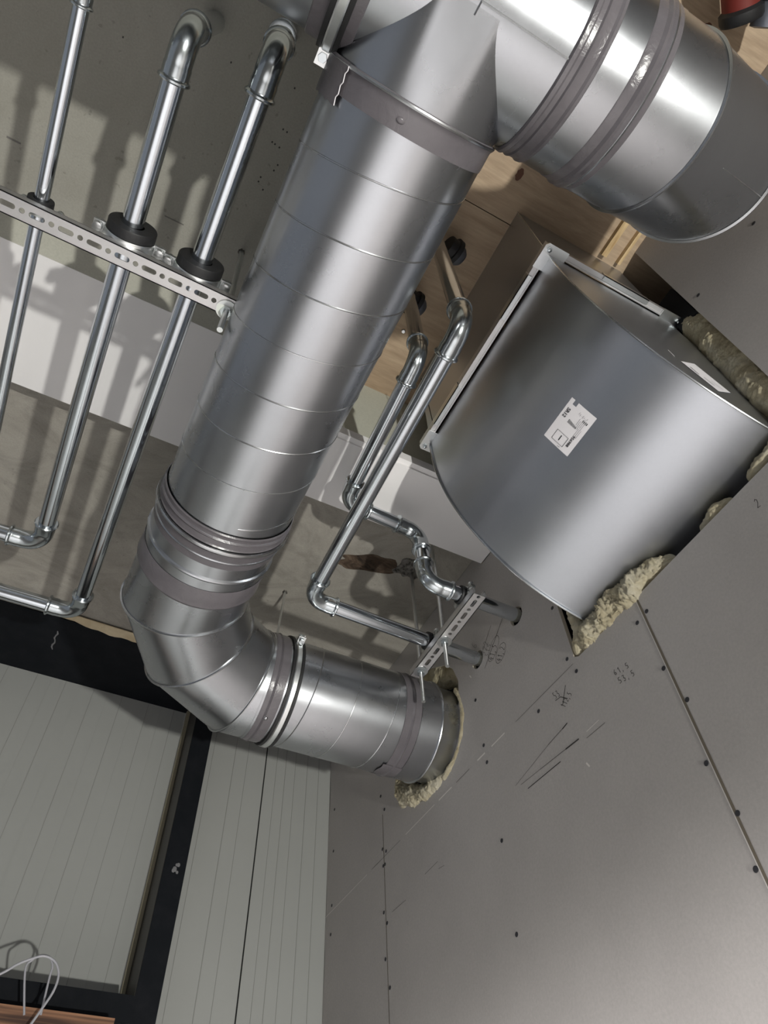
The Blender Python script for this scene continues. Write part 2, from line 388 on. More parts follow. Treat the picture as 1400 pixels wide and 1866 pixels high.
write('41,5', (899, 1204), (907, 1174), 9); write('41,2', (914, 1206), (921, 1178), 9)
ell((900, 1182), 25, 6.5, math.radians(-73)); ell((913, 1190), 20, 7, math.radians(-72))
write('112,5', (1030, 1290), (1044, 1263), 9); write('53', (1013, 1274), (1024, 1266), 12)
pxline([(1031, 1249), (1026, 1285)], .001); pxline([(1013, 1277), (1022, 1270), (1035, 1273)], .001)
write('422', (884, 1194), (891, 1168), 8, .0006, M['pencil2']); write('315', (890, 1198), (896, 1172), 7, .0006, M['pencil2'])
write('60', (868, 1183), (876, 1155), 10, .0006, M['pencil2'])
pxline([(916, 1127), (884, 1218)], .0009); pxline([(895, 1140), (877, 1196)], .0008)

# back wall of ribbed metal panels
wb_ = MB(); wb_.box((-1.7, 1.361, FL), (.2270, 1.40, 1.0)); 
wback = struct(wb_.build('wall_back', M['panel']))
x = .1416
gx = [.2003, .1416, .0826, .02, -.0094-.03, -.0676-.03, -.1274-.03, -.217, -.277, -.337, -.397, -.457]
for i, x in enumerate([.1995, .1416, .0826, .0210, -.0390, -.0985, -.158, -.2175, -.277, -.3365, -.396]):
    mm = MB(); mm.box((x-.0004, 1.3603, FL), (x+.0004, 1.3612, .999)); mm.build('groove', M['groove'], wback)
for i, x in enumerate([.171, .112, .052, -.009, -.0685]):
    mm = MB(); mm.box((x-.0005, 1.3604, FL), (x+.0003, 1.3612, .999)); mm.build('faint_groove', M['panel'], wback)
mm = MB(); mm.box((.2271, 1.350, FL), (.2345, 1.3604, .999)); mm.build('panel_edge', M['beige'], wback)
wb2 = MB(); wb2.box((.279, 1.334, FL), (XW+.03, 1.37, 1.0)); wback2 = struct(wb2.build('wall_back', M['panel']))
for x, w, k in [(.421, .0012, 'dark'), (.349, .0007, 'groove'), (.378, .0004, 'groove'), (.447, .0004, 'groove'), (.469, .0006, 'groove'), (.5215, .0006, 'groove'), (.492, .0004, 'groove'), (.30, .0004, 'groove'), (.55, .0005, 'groove')]:
    mm = MB(); mm.box((x-w, 1.3332, FL), (x+w, 1.3341, .999)); mm.build('groove', M[k], wback2)
# black steel frame
bmx = MB(); bmx.box((-1.7, 1.163, .9975), (XW-.002, 1.36, 1.02)); bmx.box((-1.7, 1.18, 1.0201), (XW-.002, 1.19, 1.2)); bmx.box((-1.7, 1.345, .985), (.23, 1.3600, 1.0)); 
tb = MB(); tb.box((-1.7, 1.172, .9965), (XW-.002, 1.3605, .9995)); struct(tb.build('trim_2', M['black']))
# a dribble of filler on the beam
q = at(105, 1150, 2, .9963); q2 = at(102, 1185, 2, .9963)
mm = MB(); mm.sweep([(q[0]+.002*math.sin(k*1.7), q[1]+(q2[1]-q[1])*k/8, .9963) for k in range(9)], [.0012, .002, .0015, .0018, .0012, .0016, .002, .0018, .001], 6); 
dr = mm.build('filler_drip', M['smear']); tag(dr, 'dried grey drip of filler on the black beam under the lower pipe elbow', 'drip')
cl = MB(); cl.box((.2360, 1.27, FL), (.2755, 1.36, .9962)); colm = struct(cl.build('trim_3', M['black']))
cs = MB(); cs.box((.2352, 1.272, FL), (.2359, 1.36, .9962)); cs.build('column_side', M['col_side'], colm)
# torn cardboard strip between slab and beam
pts_ = []
xs = [-.16+.012*k for k in range(34)]
low = [(x, 1.185-(.0 if x < -.05 else .0), 0) for x in xs]
mm = MB()
tp = [(x, 1.149 + .002*math.sin(9*x) , .9955) for x in xs]; bt = [(x, 1.163 + .012*max(0, min(1, (x+.09)/.08)) + .005*noise.noise(Vector((x*40, 0, 0))), .9952) for x in xs]
mm.add(tp+bt, [(i, i+1, i+1+len(xs), i+len(xs)) for i in range(len(xs)-1)])
mm.add([(a[0], a[1], a[2]-.0015) for a in tp]+[(a[0], a[1], a[2]-.0015) for a in bt], [(i, i+1, i+1+len(xs), i+len(xs)) for i in range(len(xs)-1)])
tag(mm.build('cardboard_strip', M['card']), 'torn brown cardboard strip between the concrete ceiling and black beam', 'cardboard')
# timber ledge bottom left
lg = MB(); lg.box((-1.7, 1.255, .374), (.2335, 1.349, .4095)); tag(lg.build('ledge_beam', M['black']), 'black ledge beam crossing the ribbed panels at lower left', 'beam')
lg = MB(); lg.box((-1.7, 1.215, .338), (.205, 1.2545, .366)); tag(lg.build('laminated_board', M['lam']), 'brown laminated board under the black ledge, lower left corner', 'board')
sm = MB(); q = at(320, 1580, 1, 1.2695)
for k in range(7): sm.sphere((q[0]+random.uniform(-.005, .005), 1.2696, q[2]+random.uniform(-.012, .012)), random.uniform(.002, .004), 6, (1, .15, 1.3))
sm.build('paint_smudge', M['smear'], colm)

# ceiling damage
def patch(cx, cy, rx, ry, rot, z, seed, depth, name, mt, parent, rag=.22):
    mm = MB(); n = 40; rg = []
    for k, f in enumerate([0.02, .3, .55, .75, .9, 1.0]):
        ring = []
        for i in range(n):
            a = 2*PI*i/n; rr = f*(1+rag*noise.noise(Vector((math.cos(a)*2, math.sin(a)*2, seed))))
            x_ = rx*rr*math.cos(a); y_ = ry*rr*math.sin(a)
            zz = z - (.0012 + depth*(1-f)*(1+1.5*noise.noise(Vector((x_*60, y_*60, seed+3)))))
            ring.append((cx+x_*math.cos(rot)-y_*math.sin(rot), cy+x_*math.sin(rot)+y_*math.cos(rot), zz))
        rg.append(ring)
    rg.append([(p[0], p[1], z+.002) for p in rg[-1]])
    mm.rings(rg, True); return mm.build(name, mt, parent, 60)
patch(.405, .7745, .062, .021, -.28, ZF, 1.3, .0015, 'broken_patch', M['damage'], far, .35)
patch(.486, .752, .036, .024, -.35, ZF, 6.3, .0008, 'crumbled_patch', M['crumb'], far, .6)
# shadow-dark construction joint line on the far slab
# ---------------------------------------------------------------- round ventilation ducts
RM = .0842
def ringprof(y0, y1, r, beads=(), bh=.0022, bw=.0022, step=.02):
    pr = []; t = y0
    ev = sorted(beads)
    pr.append((y0, r))
    for bpos in ev:
        pr += [(bpos-bw, r), (bpos-bw*.6, r+bh*.75), (bpos, r+bh), (bpos+bw*.6, r+bh*.75), (bpos+bw, r)]
    pr.append((y1, r)); return pr
def helix(o, axis, r, t0, t1, pitch, phase, br=.0011, n=72):
    """seam bead: axis 'x' or 'y'; angle measured from straight down"""
    pts = []; N = int(abs(t1-t0)/pitch*n)
    for k in range(N+1):
        t = t0 + (t1-t0)*k/N; a = phase - 2*PI*(t-t0)/pitch
        if axis == 'y': pts.append((o[0]+r*math.sin(a), t, o[2](t)-r*math.cos(a)))
        else: pts.append((t, o[1]+r*math.sin(a), o[2](t)-r*math.cos(a)))
    return pts
zm = lambda y: .752 - .012*(y/.742)          # the long duct runs very slightly downhill
XM = .0840
# long spiral duct
D1 = thing('spiral_duct', 'long galvanised spiral duct running down from the tee to the bend', 'duct', (XM, .3, zm(.3)-RM))
m_ = MB(); m_.lathe((XM, .046, zm(.046)), (0, .50, zm(.546)-zm(.046)), [(0, RM), (.5002, RM)], 96, False); m_.build('duct_tube', M['galv'], D1)
m_ = MB(); m_.sweep(helix((XM, 0, zm), 'y', RM-.0002, .075, .5330, .0605, math.radians(-8)+2*PI*(.1125-.075)/.0605*-1+2*PI*(.1125-.075)/.0605*2, .001), .0010, 6)
m_.build('spiral_seam', M['bead'], D1)
def band(c, d, prof, name, mt, parent, n=96): 
    mm = MB(); mm.lathe(c, d, prof, n, False); return mm.build(name, mt, parent)
dy = (0, 1, -.012/.742)
def onmain(y): return (XM, y, zm(y))
band(onmain(0), dy, [(.0455, RM+.0005), (.047, RM+.0024), (.0495, RM+.0026), (.0515, RM+.0012), (.0545, RM+.0010), (.068, RM+.0009), (.0710, RM+.0006)], 'duct_tape', M['tape'], D1)
# doubled tape end with a torn edge, low on the left
mm = MB(); tl = []
for k in range(13):
    a_ = math.radians(-92+k*3.4); jag = .0010*math.sin(k*2.3)
    tl.append([(XM+(RM+.0034)*math.sin(a_), yy, zm(yy)-(RM+.0034)*math.cos(a_)) for yy in (.0440, .0560, .0680, .0790+jag)])
mm.add([p for r_ in tl for p in r_], [(4*i+j, 4*i+j+1, 4*i+j+5, 4*i+j+4) for i in range(12) for j in range(3)]); mm.build('tape_end', M['tape'], D1)
mm = MB(); a_ = math.radians(-51.4); mm.sweep([(XM+(RM+.0036)*math.sin(a_+.012*math.sin(k*2.1)), .0470+.0032*k, zm(.06)-(RM+.0036)*math.cos(a_+.012*math.sin(k*2.1))) for k in range(11)], .0005, 6); mm.build('torn_edge', M['paper'], D1)
mm = MB(); mm.lathe(onmain(0), dy, [(.0462, RM+.003), (.0475, RM+.0036), (.049, RM+.003)], 96, False); mm.build('collar_rim', M['bead'], D1)
mm = MB(); a0 = math.radians(-9); mm.sphere((XM+(RM+.001)*math.sin(a0), .060, zm(.06)-(RM+.001)*math.cos(a0)), .003, 8, (1.4, .9, .5)); mm.build('rivet_bump', M['tape'], D1)

# long duct's lower end: coupling with tape and raised rim, then the mitred bend
D2 = thing('duct_bend', 'mitred galvanised duct bend at the lower end of the long spiral duct', 'duct bend', (.13, .80, .655))
J1 = Vector((XM, .742, zm(.742))); Lb = .0977
J2 = J1 + Vector((Lb*math.sin(PI/6), Lb*math.cos(PI/6), -.004)); J3 = J2 + Vector((Lb*math.sin(PI/3), Lb*math.cos(PI/3), -.004))
YH = .8755; ZH = .7295; J3.z = ZH; J3.y = YH; J2.z = (J1.z+J3.z)/2
RB = .0850
def mitre_ring(c, din, dout, r, n=96):
    din = Vector(din).normalized(); dout = Vector(dout).normalized(); nn = (din+dout).normalized()
    up = Vector((0, 0, 1)) if abs(din.z) < .7 else Vector((1, 0, 0))
    # frame fixed to a global 'side' direction perpendicular to the bend plane
    side = din.cross(dout)
    side = side.normalized()
    out = []
    b_ = side.cross(din).normalized()
    for k in range(n):
        a = 2*PI*k/n; p = side*math.cos(a)*r + b_*math.sin(a)*r
        t = -nn.dot(p)/nn.dot(din); out.append(Vector(c)+p+din*t)
    return out
def bend(points, r, parent, matl, name='bend_segment', n=96, rim=.0014):
    """points: start, joints..., end; each gore is a part of its own"""
    P = [Vector(p) for p in points]; dirs = [(P[i+1]-P[i]).normalized() for i in range(len(P)-1)]
    rg = []
    for i in range(len(P)):
        if i == 0:
            side = dirs[0].cross(dirs[1]).normalized(); b_ = side.cross(dirs[0])
            rg.append([P[0]+side*math.cos(2*PI*k/n)*r+b_*math.sin(2*PI*k/n)*r for k in range(n)])
        elif i == len(P)-1:
            side = dirs[-2].cross(dirs[-1]).normalized(); b_ = side.cross(dirs[-1])
            rg.append([P[i]+side*math.cos(2*PI*k/n)*r+b_*math.sin(2*PI*k/n)*r for k in range(n)])
        else: rg.append(mitre_ring(P[i], dirs[i-1], dirs[i], r, n))
    for i in range(len(P)-1):
        mm = MB(); mm.rings([rg[i], rg[i+1]], False); mm.build(name, matl, parent)
    for i in range(1, len(P)-1):
        # standing seam at each mitre, slightly proud
        c = P[i]; nn = (dirs[i-1]+dirs[i]).normalized()
        big = [c+(p-c)*(1+rim/r*1.7) for p in rg[i]]
        mm = MB(); w = nn*.0016
        mm.rings([[p-w for p in rg[i]], [p-w*.5 for p in big], [p+w*.5 for p in big], [p+w for p in rg[i]]], False)
        mm.build('standing_seam', M['bead'], parent)
    return rg
st = Vector(onmain(.5450)); en = Vector((.243, YH, ZH))
bend([Vector(onmain(.606)), J1, J2, J3, en], RB, D2, M['galv'])
# coupling sleeve with beads
band(onmain(0), dy, ringprof(.5455, .6065, RB+.0004, (.5560, .5905)), 'coupling_sleeve', M['galv'], D2)
band(onmain(0), dy, [(.546, RB+.0008), (.5475, RB+.0024), (.5515, RB+.0012), (.554, RB+.0012), (.5562, RB+.0036), (.559, RB+.0012), (.5665, RB+.0015), (.568, RB+.003)], 'duct_tape', M['tape'], D2)
band(onmain(0), dy, [(.5690, RB+.001), (.5695, RB+.0058), (.5712, RB+.0066), (.5735, RB+.0066), (.5745, RB+.0052), (.575, RB+.001)], 'collar_rim', M['bead'], D2)
band(onmain(0), dy, [(.576, RB+.0014), (.578, RB+.0030), (.584, RB+.0016), (.602, RB+.0012), (.6025, RB+.0004)], 'duct_tape', M['tape'], D2)
band(onmain(0), dy, ringprof(.606, .66, RB+.0002, (.6255,), .0030, .0036), 'bend_collar', M['galv'], D2)
band(onmain(0), dy, [(.6445, RB+.0006), (.6455, RB+.0012), (.668, RB+.0012), (.6745, RB+.0026), (.6775, RB+.0012), (.679, RB+.0004)], 'duct_tape', M['tape'], D2)
onh = lambda x: (x, YH, ZH)
dx = (1, 0, 0)
band((0, YH, ZH), dx, ringprof(.2425, .272, RB+.0006, (.2555,), .002, .002), 'bend_collar', M['galv'], D2)
band((0, YH, ZH), dx, [(.2460, RB+.0009), (.2475, RB+.0014), (.2535, RB+.0014), (.2555, RB+.0032), (.2575, RB+.0014), (.2705, RB+.0014), (.2710, RB+.0008)], 'duct_tape', M['tape'], D2)
mm = MB(); mm.sphere((.2590, YH-.083*math.sin(.35), ZH-.0865*math.cos(.35)), .0035, 8, (1, 1, .7)); mm.build('rivet', M['bead'], D2)

# short spiral duct into the wall
D3 = thing('spiral_duct', 'short galvanised spiral duct entering the round wool-packed wall hole', 'duct', (.42, YH, ZH-RB))
m_ = MB(); m_.lathe((0, YH, ZH), dx, [(.2712, RB), (.545, RB)], 96, False); m_.build('duct_tube', M['galv'], D3)
m_ = MB(); m_.sweep(helix((0, YH, lambda t: ZH), 'x', RB-.0002, .2905, .475, .0697, math.radians(-90+10)*-1, .001), .0010, 6); 
m_.build('spiral_seam', M['bead'], D3)
band((0, YH, ZH), dx, [(.4760, RB+.0004), (.4770, RB+.0012), (.4880, RB+.0012), (.4905, RB+.0030), (.493, RB+.0012), (.5040, RB+.0012), (.505, RB+.0004)], 'duct_tape', M['tape'], D3)
band((0, YH, ZH), dx, [(.5055, RB+.0006), (.5415, RB+.0006), (.543, RB+.0024), (.5445, RB+.0028), (.546, RB+.0022), (.5475, RB-.001), (.552, RB-.0038), (.66, RB-.0042)], 'end_collar', M['galv'], D3)
# tape flap
mm = MB(); fl = []
for k in range(9):
    a = math.radians(-2+k*3.2); fl.append([(xx, YH-(RB+.0020)*math.sin(-a+.02), ZH-(RB+.0020)*math.cos(a)) for xx in (.4700+.0015*math.sin(k), .5060)])
mm.add([p for r_ in fl for p in r_], [(2*i, 2*i+1, 2*i+3, 2*i+2) for i in range(8)]); mm.build('tape_end', M['tape'], D3)

def duct_clamp(x, y, z, r, label, rodtop, lugang):
    t = thing('duct_clamp', label, 'clamp', (x, y, z+r))
    for dx_ in (-.0072, .0072):
        band((x+dx_, y, z), (1, 0, 0), [(-.0022, r+.0002), (-.0022, r+.0044), (.0022, r+.0044), (.0022, r+.0002)], 'rubber_lining', M['rubber'], t)
    band((x, y, z), (1, 0, 0), [(-.0048, r+.0006), (-.0048, r+.0040), (-.0032, r+.0054), (.0032, r+.0054), (.0048, r+.0040), (.0048, r+.0006)], 'steel_band', M['zinc'], t)
    for s_ in lugang:
        a = s_; c = Vector((x, y+(r+.010)*math.sin(a), z-(r+.010)*math.cos(a))); rad = Vector((0, math.sin(a), -math.cos(a))); tan = Vector((0, math.cos(a), math.sin(a)))
        mm = MB(); mm.obox(c, (Vector((1, 0, 0)), rad, tan), (.0058, .0070, .0013)); mm.obox(c-tan*.008, (Vector((1, 0, 0)), rad, tan), (.0058, .0070, .0013))
        lug = mm.build('lug', M['zinc'], t)
        mm = MB(); mm.lathe(c-tan*.012, tan, [(0, .0042), (.003, .0048), (.0032, .0025), (.016, .0025), (.0162, .0046), (.020, .0046)], 6); mm.build('bolt', M['fit'], lug)
    return t
duct_clamp(.2835, YH, ZH, RB, 'rubber-lined clamp around the short spiral duct next to the bend', None, (math.radians(-112),))

# tee: equal cylinders meeting, with the header
YT = -.040; ZT = .755; RH = .0842
D4 = thing('duct_tee', 'galvanised tee joining the long spiral duct to the overhead header duct', 'duct tee', (XM, YT, ZT-RH))
m_ = MB(); m_.lathe((0, YT, ZT), dx, [(-.0120, RH), (.1745, RH)], 128, False); m_.build('tee_body', M['galv'], D4)
# branch: a saddle collar that flares gently into the body
rg = []; n = 128
for f in [0, .08, .2, .35, .5, .65, .8, .92, 1.0]:
    ring = []
    for k in range(n):
        a = 2*PI*k/n; cx_, cz_ = math.sin(a), -math.cos(a)
        X_ = XM + RM*cx_; Zc = zm(.046)+RM*cz_
        # curve on the header: same x, z clipped on the header cylinder
        dz = max(-RH*.9995, min(RH*.9995, Zc-ZT)); yc = YT + math.sqrt(max(0, RH*RH-dz*dz))
        flare = (1-f)**2
        y_ = yc + (.0465-yc)*f
        Xf = XM + RM*cx_*(1+.015*flare); zz = (ZT+dz)*(1-f) + Zc*f
        ring.append((Xf, y_ , zz))
    rg.append(ring)
m_ = MB(); m_.rings(rg, False); m_.build('tee_branch', M['galv'], D4, 40)
# bottom seam along the header
m_ = MB(); m_.sweep([(.089+.0855*k/6, YT-.0015, ZT-RH-.0003) for k in range(7)], .0009, 6); m_.sweep([(.089, YT-.0015, ZT-RH-.0003), (.0885, YT+.009, ZT-RH-.0001)], .0008, 6); m_.build('folded_seam', M['bead'], D4)
band((0, YT, ZT), dx, [(.1725, RH+.0005), (.1740, RH+.0032), (.1775, RH+.0036), (.1795, RH+.0012), (.1835, RH+.0013), (.1850, RH+.0030), (.1880, RH+.0018), (.1940, RH+.0014), (.1965, RH+.0028), (.199, RH+.0024), (.2000, RH+.0008)], 'duct_tape', M['tape'], D4)
# header going left
D5 = thing('header_duct', 'galvanised header duct leaving the tee towards the upper left', 'duct', (-.2, YT, ZT-RH))
m_ = MB(); m_.lathe((0, YT, ZT), dx, [(-.75, RH-.0008), (-.011, RH-.0008)], 96, False); m_.build('duct_tube', M['galv'], D5)
m_ = MB(); m_.sweep(helix((0, YT, lambda t: ZT), 'x', RH-.001, -.50, -.05, .0697, 1.2, .001), .0010, 6); m_.build('spiral_seam', M['bead'], D5)
band((0, YT, ZT), dx, [(-.0300, RH+.0002), (-.0290, RH+.0014), (-.012, RH+.0016), (.0105, RH+.0016), (.011, RH+.0008)], 'duct_tape', M['tape'], D5)
duct_clamp(-.0075, YT, ZT, RH+.0012, 'rubber-lined clamp around the header duct left of the tee', None, (math.radians(88),))
# right-hand bend going up
D6 = thing('duct_bend', 'dull galvanised duct bend turning up through the plywood ceiling, upper right', 'duct bend', (.30, YT, ZT-RH))
JR1 = Vector((.2950, YT, ZT)); Lr = .094; K1 = Vector((JR1.x+Lr*math.cos(PI/6), YT, ZT+Lr*math.sin(PI/6))); K2 = K1+Vector((Lr*math.cos(PI/3), 0, Lr*math.sin(PI/3)))
JE = K2+Vector((0, 0, .30))
bend([Vector((.199, YT, ZT)), JR1, K1, K2, JE], RH+.0002, D6, M['galv'])
band((0, YT, ZT), dx, ringprof(.1995, .262, RH+.0007, (.2405, .2475), .0024, .0026), 'bend_collar', M['galv'], D6)
band((0, YT, ZT), dx, [(.2275, RH+.0008), (.2285, RH+.0014), (.2370, RH+.0014), (.2400, RH+.0036), (.2430, RH+.0024), (.2460, RH+.0036), (.2490, RH+.0016), (.2545, RH+.0014), (.2552, RH+.0006)], 'duct_tape', M['tape'], D6)
for aa in (math.radians(2),):
    d_ = (K1-JR1).normalized(); low_ = Vector((d_.z, 0, -d_.x))
    p0 = JR1 + low_*(RH+.0003) + d_*.026; p1 = K1 + low_*(RH+.0003)+ d_*.020
    m_ = MB(); m_.sweep([p0, p1], .0005, 6); m_.build('lengthwise_seam', M['bead'], D6)

# ---------------------------------------------------------------- steel pipes
RP = .0117
def arc(corner, din, dout, rad, n=10):
    c = Vector(corner); din = Vector(din).normalized(); dout = Vector(dout).normalized()
    ang = din.angle(dout); t = rad*math.tan(ang/2)
    a = c-din*t; ctr_ = a + (dout-din*dout.dot(din)).normalized()*rad
    v0 = a-ctr_; nrm = (dout-din*dout.dot(din)).normalized(); out = []
    for k in range(n+1):
        th = ang*k/n
        out.append(ctr_ - nrm*rad*math.cos(th) + din*rad*math.sin(th))
    return out, t
def elbow(corner, din, dout, parent, r=RP, rad=None, tail=None, label=None):
    rad = rad or r*2.2; tail = tail or r*1.65
    p, t = arc(corner, din, dout, rad, 14); din = Vector(din).normalized(); dout = Vector(dout).normalized()
    k = r
    pre = [(-tail-k*.10, 1.02), (-tail-k*.08, 1.28), (-tail+k*.04, 1.40), (-tail+k*.20, 1.38), (-tail+k*.34, 1.20), (-tail+k*.46, 1.17), (-tail+k*1.15, 1.19), (-tail+k*1.3, 1.14)]
    pts = [p[0]+din*a for a, _ in pre]; rr = [r*b for _, b in pre]
    pts += p; rr += [r*1.14]*len(p)
    pts += [p[-1]-dout*a for a, _ in pre[::-1]]; rr += [r*b for _, b in pre[::-1]]
    m_ = MB(); m_.sweep(pts, rr, 28); return m_.build('elbow', M['fit'], parent, 40), t+tail
def coupling(c, d, parent, r=RP, L=.02):
    m_ = MB(); h = L/2
    m_.lathe(c, d, [(-h, r*1.02), (-h+.0006, r*1.26), (-h+.003, r*1.3), (-h+.0045, r*1.13), (h-.0045, r*1.13), (h-.003, r*1.3), (h-.0006, r*1.26), (h, r*1.02)], 28)
    return m_.build('coupling', M['fit'], parent)
def pipe_run(pts, label, r=RP, group=None, el=True, name='steel_pipe'):
    P = [Vector(p) for p in pts]
    t = thing(name, label, 'pipe', P[0], group)
    trim = [0]*len(P)
    for i in range(1, len(P)-1):
        _, L = elbow(P[i], P[i]-P[i-1], P[i+1]-P[i], t, r); trim[i] = L - r*.6
    for i in range(len(P)-1):
        d = (P[i+1]-P[i]).normalized(); a = P[i]+d*trim[i]; b_ = P[i+1]-d*trim[i+1]
        if (b_-a).dot(d) > .001:
            m_ = MB(); m_.sweep([a, b_], r, 32); m_.build('pipe_length', M['pipe'], t)
    return t
Z3 = .800; X3 = -.0505; X2 = -.1290; X1 = -.2222; ZP1 = .797
g = None
pa = pipe_run([(X2-.006, .098, ZN), (X2-.001, .098, Z3), (X2-.002, .797, Z3), (-1.2, .797+.03, Z3)], 'middle of the three steel pipes left of the big duct')
pb = pipe_run([(X3-.006, .066, ZN), (X3, .074, Z3), (X3-.002, .918, Z3), (-1.2, .93, Z3)], 'steel pipe nearest the long duct on its left, longest of the three')
coupling((X3-.005, .068, .90), (0, 0, 1), pb); 
pc = pipe_run([(X1-.001, .095, ZN), (X1, .095, ZP1), (X1+.001, .72, ZP1), (-1.2, .73, ZP1)], 'thinnest of the three steel pipes, leftmost in the photo', .0076)
# right pair
ZR1 = .787; ZR2 = .905
pd = pipe_run([(.2475, .222, ZP), (.2500, .2235, ZR1+.0), (.2660, .7155+.0, ZR1), (.66, .7225, ZR1-.004)], 'steel pipe dropping from the plywood and crossing in front, into the lower wall hole')
pe = pipe_run([(.2555, .325, ZP), (.2560, .325, ZR2), (.2710, .5990, ZR2), (.4110, .606, ZR2), (.4135, .6060, ZR1-.001), (.66, .6045, ZR1-.004)], 'steel pipe with double swan-neck jog, entering the upper wall hole')
# ---------------------------------------------------------------- rails, rods, clamps
def slotted_rail(a, b_, w, h, face, label, holes=True, name='mounting_rail'):
    """open channel from a to b_, width w, height h; the slotted web faces down"""
    a = Vector(a); b_ = Vector(b_); d = (b_-a).normalized(); L = (b_-a).length; sd = Vector((0, 0, 1)).cross(d).normalized(); up = Vector((0, 0, 1))
    t = thing(name, label, 'rail', tuple((a+b_)/2))
    # web with real slots: grid of boxes around the slots
    m_ = MB(); sw = w*.13; pitch = .0292; th = .0012
    def P(s_, v_, z_): return tuple(a + d*s_ + sd*v_ + up*z_)
    def slab(s0, s1, v0, v1, z0=0, z1=th):
        m_.add([P(s0,v0,z0),P(s1,v0,z0),P(s1,v1,z0),P(s0,v1,z0),P(s0,v0,z1),P(s1,v0,z1),P(s1,v1,z1),P(s0,v1,z1)], [(0,3,2,1),(4,5,6,7),(0,1,5,4),(1,2,6,5),(2,3,7,6),(3,0,4,7)])
    slab(0, L, -w/2, -sw); slab(0, L, sw, w/2)
    s_ = 0; k = 0
    def hole(s0, s1):
        # rounded ends: fill with small corner wedges
        n_ = 6; r_ = sw
        for c_, sg in ((s0+r_, -1), (s1-r_, 1)):
            for side in (-1, 1):
                prev = None
                for q_ in range(n_+1):
                    a_ = PI/2*q_/n_; pt = (c_+sg*r_*math.sin(a_), side*r_*math.cos(a_))
                    if prev: 
                        m_.add([P(prev[0], prev[1], 0), P(pt[0], pt[1], 0), P(pt[0], side*sw, 0), P(prev[0], side*sw, 0), P(prev[0], prev[1], th), P(pt[0], pt[1], th), P(pt[0], side*sw, th), P(prev[0], side*sw, th)], [(0,1,2,3),(4,7,6,5),(0,4,5,1),(1,5,6,2),(2,6,7,3),(3,7,4,0)])
                    prev = pt
    while s_ < L:
        seq = [('solid', .0038), ('slot', .0160), ('solid', .0038), ('round', sw*2)]
        for kind, ln in seq:
            if s_+ln > L: slab(s_, L, -sw, sw); s_ = L+1; break
            if kind == 'solid': slab(s_, s_+ln, -sw, sw)
            else: hole(s_, s_+ln)
            s_ += ln
    slab(0, L, -w/2, -w/2+th, 0, h); slab(0, L, w/2-th, w/2, 0, h)
    slab(0, L, -w/2, -w/2+.003, h-th, h); slab(0, L, w/2-.003, w/2, h-th, h)
    m_.build('channel', M['rail'], t, recalc=True)
    return t
slotted_rail((.0040, .3200, .765), (-.72, .3140, .765), .0225, .010, None, 'slotted zinc rail under the three left-hand pipes')
slotted_rail((.4900, .7800, .757), (.4860, .5720, .757), .0230, .013, None, 'slotted zinc rail carrying the two pipes at the wall')

def nutset(c, d, parent, r, washer=True):
    m_ = MB(); m_.lathe(c, d, [(-.0026, r*1.9), (.0026, r*1.9)], 6); nt_ = m_.build('nut', M['fit'], parent)
    if washer:
        m_ = MB(); m_.lathe(Vector(c)+Vector(d).normalized()*.0031, d, [(0, r*3.6), (.0012, r*3.6)], 24); m_.build('washer', M['zinc'], parent)
def rod(top, bot, r, label, nutz=None, bend_=None):
    t = thing('threaded_rod', label, 'rod', bot)
    pts = [top, bot] if not bend_ else [top]+bend_+[bot]
    m_ = MB(); P = [Vector(p) for p in pts]; fine = []
    for i in range(len(P)-1):
        N = max(2, int((P[i+1]-P[i]).length/.0016))
        fine += [P[i].lerp(P[i+1], k/N) for k in range(N)]
    fine.append(P[-1])
    m_.sweep(fine, [r*(1.0 if k % 2 else .96) for k in range(len(fine))], 10); m_.build('thread', M['zinc'], t, 80)
    if nutz is not None:
        a, b_ = Vector(bot), Vector(pts[-2]); f = (nutz-a.z)/(b_.z-a.z); c = a.lerp(b_, f); nutset(c, b_-a, t, r)
    return t
rod((.4892, .7633, ZF), (.4892, .7633, .695), .0034, 'threaded rod through the lower end of the wall-side rail', .7535)
rod((.4900, .6842, ZF), (.4885, .6842, .706), .0034, 'threaded rod through the middle of the wall-side rail', .7535)
tt = rod((-.0172, .3303, ZN), (-.0050, .3300, .722), .0034, 'bent threaded rod with pale washer at the end of the left rail', .7610, [(-.0150, .328, .955), (-.0068, .3235, .80), (-.0062, .3240, .765)])
m_ = MB(); m_.lathe((-.0060, .3235, .7632), (0, 0, 1), [(0, .0115), (.0013, .0115)], 28); m_.build('plastic_washer', M['washer'], tt)
rod((.2868, .9150, ZF), (.2835, .9400, ZH+.06), .0024, 'thin threaded rod from the concrete down to the short duct clamp')
# anchor holes in ceiling
for (x, y, z, r) in [(.4892, .7633, ZF, .006), (-.0172, .3303, ZN, .0065), (.2868, .915, ZF, .006)]:
    patch(x, y, r*.72, r*.72, 0, z, x*9, .0003, 'anchor_hole', M['crumb'], far if z == ZF else near, .35)

